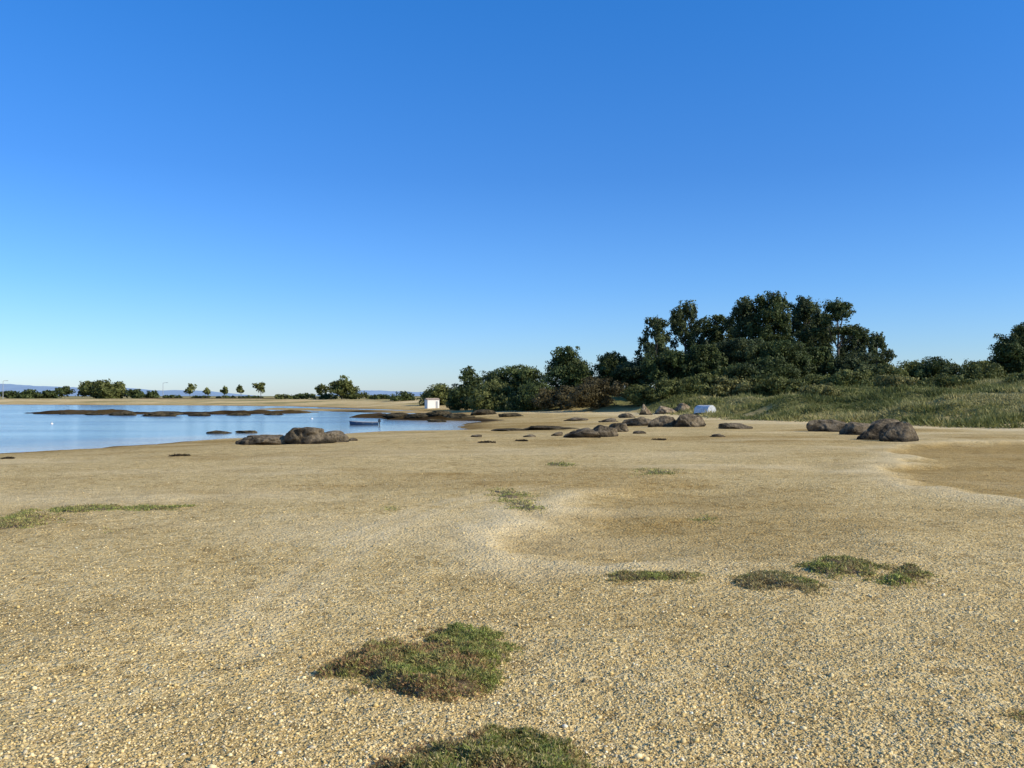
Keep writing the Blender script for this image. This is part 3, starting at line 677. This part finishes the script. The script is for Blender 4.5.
# ---------------------------------------------------------------- boats
def hull(L, B, D, t_in=0):
    S = 15; K = 9; V = []
    for i in range(S):
        f = i/(S-1)                                   # 0 stern, 1 bow
        b = B*.5*(1-.25*(1-f)**2)*(1-max(0, (f-.35)/.65)**2.2) + .012
        keel = D*.45*max(0, (f-.7)/.3)**2; sheer = D*(1+.28*f*f+.05*(1-f))
        for k in range(K):
            a = (k/(K-1)-.5)*math.pi; yy = math.sin(a); zz = 1-max(0, math.cos(a))**.7
            V.append((f*L-L/2, yy*(b-t_in), keel+t_in+(sheer-keel-t_in)*zz))
    return V, S, K
def boat(loc, rz, L, label, group, mh, mi, mg, flip=False, beam=.36, depth=.15):
    root = empty('rowing_boat', loc, label, 'boat', group, rz)
    if flip: root.rotation_euler = (math.pi+.12, 0, rz)
    B = L*beam; D = L*depth
    V, S, K = hull(L, B, D); Fc = [(i*K+k, i*K+k+1, (i+1)*K+k+1, (i+1)*K+k) for i in range(S-1) for k in range(K-1)]
    build('hull', V, Fc, mh, root, smooth=True)
    V2, _, _ = hull(L*.985, B, D, .025)
    build('inner_skin', V2, [f[::-1] for f in Fc], mi, root, smooth=True)
    bm = bmesh.new(); vs = [bm.verts.new((v[0]-.004, v[1], v[2])) for v in V[:K]]; bm.faces.new(vs)
    r = bmesh.ops.extrude_face_region(bm, geom=bm.faces[:]); bmesh.ops.translate(bm, vec=(.035, 0, 0), verts=[e for e in r['geom'] if isinstance(e, bmesh.types.BMVert)])
    from_bm('transom', bm, mh, root)
    left = [V[i*K] for i in range(S)]; right = [V[i*K+K-1] for i in range(S)]
    a, b = tube(left+right[::-1][1:], [.028]*(2*S-1), 6); build('gunwale', a, b, mg, root, smooth=True)
    for f in (.25, .5, .74):
        i = int(f*(S-1)); p = V[i*K]; bm = bmesh.new(); bmesh.ops.create_cube(bm, size=1)
        for v in bm.verts: v.co = Vector((v.co.x*.2+p[0], v.co.y*abs(p[1])*1.94, v.co.z*.025+p[2]-D*.22))
        from_bm('thwart', bm, mg, root)
    return root
x, y, z = G(364, 425)
bt = boat((x, y, WL-.12), R(186), 2.15, 'small blue rowing boat moored on the bay', None, M_blue, M_dark, M_grey)
bm = bmesh.new(); bmesh.ops.create_cube(bm, size=1)
for v in bm.verts: v.co = Vector((v.co.x*(.16 if v.co.z > 0 else .22)-1.16, v.co.y*.18, v.co.z*.26+.46))
bmesh.ops.bevel(bm, geom=bm.edges[:], offset=.03, segments=2, affect='EDGES'); om = from_bm('outboard_motor', bm, M_dark, bt)
a, b = tube([(-1.16, 0, .36), (-1.17, 0, -.15)], [.04, .03], 8); build('drive_leg', a, b, M_dark, om)
x, y, z = G(706, 416)
boat((x, y+1, z+.85), R(116), 2.3, 'pale upturned boat lying among the boulders below the trees', None, M_pale, M_white, M_white, flip=True, beam=.5, depth=.27)
for k, (px, py, lab) in enumerate([(52, 424, 'small white mooring buoy floating at the left of the bay'), (312, 419, 'small white mooring buoy left of the blue boat')]):
    x, y, z = G(px, py); o = empty('buoy', (x, y, WL), lab, 'buoy', 'mooring buoys on the bay')
    v, f = ico(2); build('float', v*np.array([.11, .11, .10]), f, M_white, o, smooth=True)
    a, b = tube([(0, 0, .08), (0, 0, .2)], [.02, .02], 6); build('ring', a, b, M_grey, o)

# ---------------------------------------------------------------- far-shore hut, posts, wall
def box(bm, x0, x1, y0, y1, z0, z1):
    r = bmesh.ops.create_cube(bm, size=1)
    for v in r['verts']: v.co = Vector(((x0+x1)/2+v.co.x*(x1-x0), (y0+y1)/2+v.co.y*(y1-y0), (z0+z1)/2+v.co.z*(z1-z0)))
d = 140; x = (432-512)/F*d; z = H1(x, d)
hut = empty('hut', (x, d, z), 'small white hut at the water end of the wooded point', 'building', rz=R(28))
bm = bmesh.new(); box(bm, -1.0, 1.0, -.6, .6, -.3, 1.35); from_bm('wall', bm, M_white, hut)
bm = bmesh.new(); vs = [bm.verts.new(p) for p in [(-1.1, -.7, 1.36), (1.1, -.7, 1.36), (1.1, .7, 1.36), (-1.1, .7, 1.36), (-1.1, 0, 1.6), (1.1, 0, 1.6)]]
for f in [(0, 1, 5, 4), (2, 3, 4, 5), (0, 4, 3), (1, 2, 5), (0, 3, 2, 1)]: bm.faces.new([vs[k] for k in f])
from_bm('roof', bm, M_tile, hut)
bm = bmesh.new(); box(bm, .4, .72, -.63, -.602, 0, 1.1); from_bm('door', bm, M_grey, hut)
def lamp(px, topy, d, lab):
    x = (px-512)/F*d; z = H1(x, d); h = EYE+(HY-topy)/F*d-z
    o = empty('lamp_post', (x, d, z), lab, 'lamp post', 'lamp posts on the far shore')
    a, b = tube([(0, 0, -.2), (0, 0, h*.6), (0, 0, h)], [.10, .08, .06], 8); build('pole', a, b, M_grey, o, smooth=True)
    a, b = tube([(0, 0, h-.05), (.5, 0, h+.12), (1.1, 0, h+.1)], [.05, .045, .04], 6); ar = build('arm', a, b, M_grey, o, smooth=True)
    bm = bmesh.new(); box(bm, .9, 1.5, -.12, .12, h+.02, h+.16); bmesh.ops.bevel(bm, geom=bm.edges[:], offset=.03, segments=2, affect='EDGES'); from_bm('lamp_head', bm, M_grey, ar)
lamp(163, 383, 270, 'thin lamp post left of the row of slim trees')
lamp(3, 381, 262, 'lamp post at the left edge of the frame')
bm = bmesh.new(); x0, x1 = (140-512)/F*258, (300-512)/F*258
box(bm, x0, x1, 257.7, 258.1, -.3, 1.0); wl = from_bm('stone_wall', bm, M_root); tag(wl, 'long low dark wall running along the far shore under the slim trees', 'wall')

# ---------------------------------------------------------------- camera, light, world
cam = bpy.data.cameras.new('Camera'); co = bpy.data.objects.new('Camera', cam); C.objects.link(co)
co.location = (0, 0, EYE); co.rotation_euler = (R(90)+math.atan((HY-384)/F), 0, 0)
cam.sensor_width = 36; cam.lens = F/1024*36; cam.clip_end = 30000; cam.clip_start = .05
bpy.context.scene.camera = co
EL, AZ = R(32), R(112)
sd_ = Vector((math.cos(EL)*math.sin(AZ), math.cos(EL)*math.cos(AZ), math.sin(EL)))
sun = bpy.data.lights.new('Sun', 'SUN'); so = bpy.data.objects.new('Sun', sun); C.objects.link(so)
sun.energy = 5.0; sun.angle = R(.5); sun.color = (1, .90, .72); so.rotation_euler = sd_.to_track_quat('Z', 'Y').to_euler()
wd = bpy.data.worlds.new('World'); bpy.context.scene.world = wd; wd.use_nodes = True; nt = wd.node_tree
bg = nt.nodes['Background']; sky = nt.nodes.new('ShaderNodeTexSky'); sky.sky_type = 'NISHITA'; sky.sun_disc = False
sky.sun_elevation = EL; sky.sun_rotation = AZ; sky.air_density = 1.0; sky.dust_density = .3; sky.ozone_density = 2.5
tcw = nt.nodes.new('ShaderNodeTexCoord'); sx = nt.nodes.new('ShaderNodeSeparateXYZ'); nt.links.new(tcw.outputs['Generated'], sx.inputs[0])
rp = ramp(nt, sx.outputs['Z'], [(0, (.42, .51, .72)), (.05, (.34, .48, .71)), (.12, (.26, .45, .72)), (.24, (.18, .41, .72)), (.41, (.13, .455, .82)), (1, (.3, .55, .8))])
vm = nt.nodes.new('ShaderNodeVectorMath'); vm.operation = 'MULTIPLY'; nt.links.new(sky.outputs[0], vm.inputs[0]); nt.links.new(rp, vm.inputs[1])
vs_ = nt.nodes.new('ShaderNodeVectorMath'); vs_.operation = 'SCALE'; nt.links.new(vm.outputs[0], vs_.inputs[0]); vs_.inputs['Scale'].default_value = 2.0
nt.links.new(vs_.outputs[0], bg.inputs[0]); bg.inputs[1].default_value = .12
sc = bpy.context.scene; sc.view_settings.view_transform = 'Standard'; sc.view_settings.look = 'None'; sc.view_settings.exposure = 0
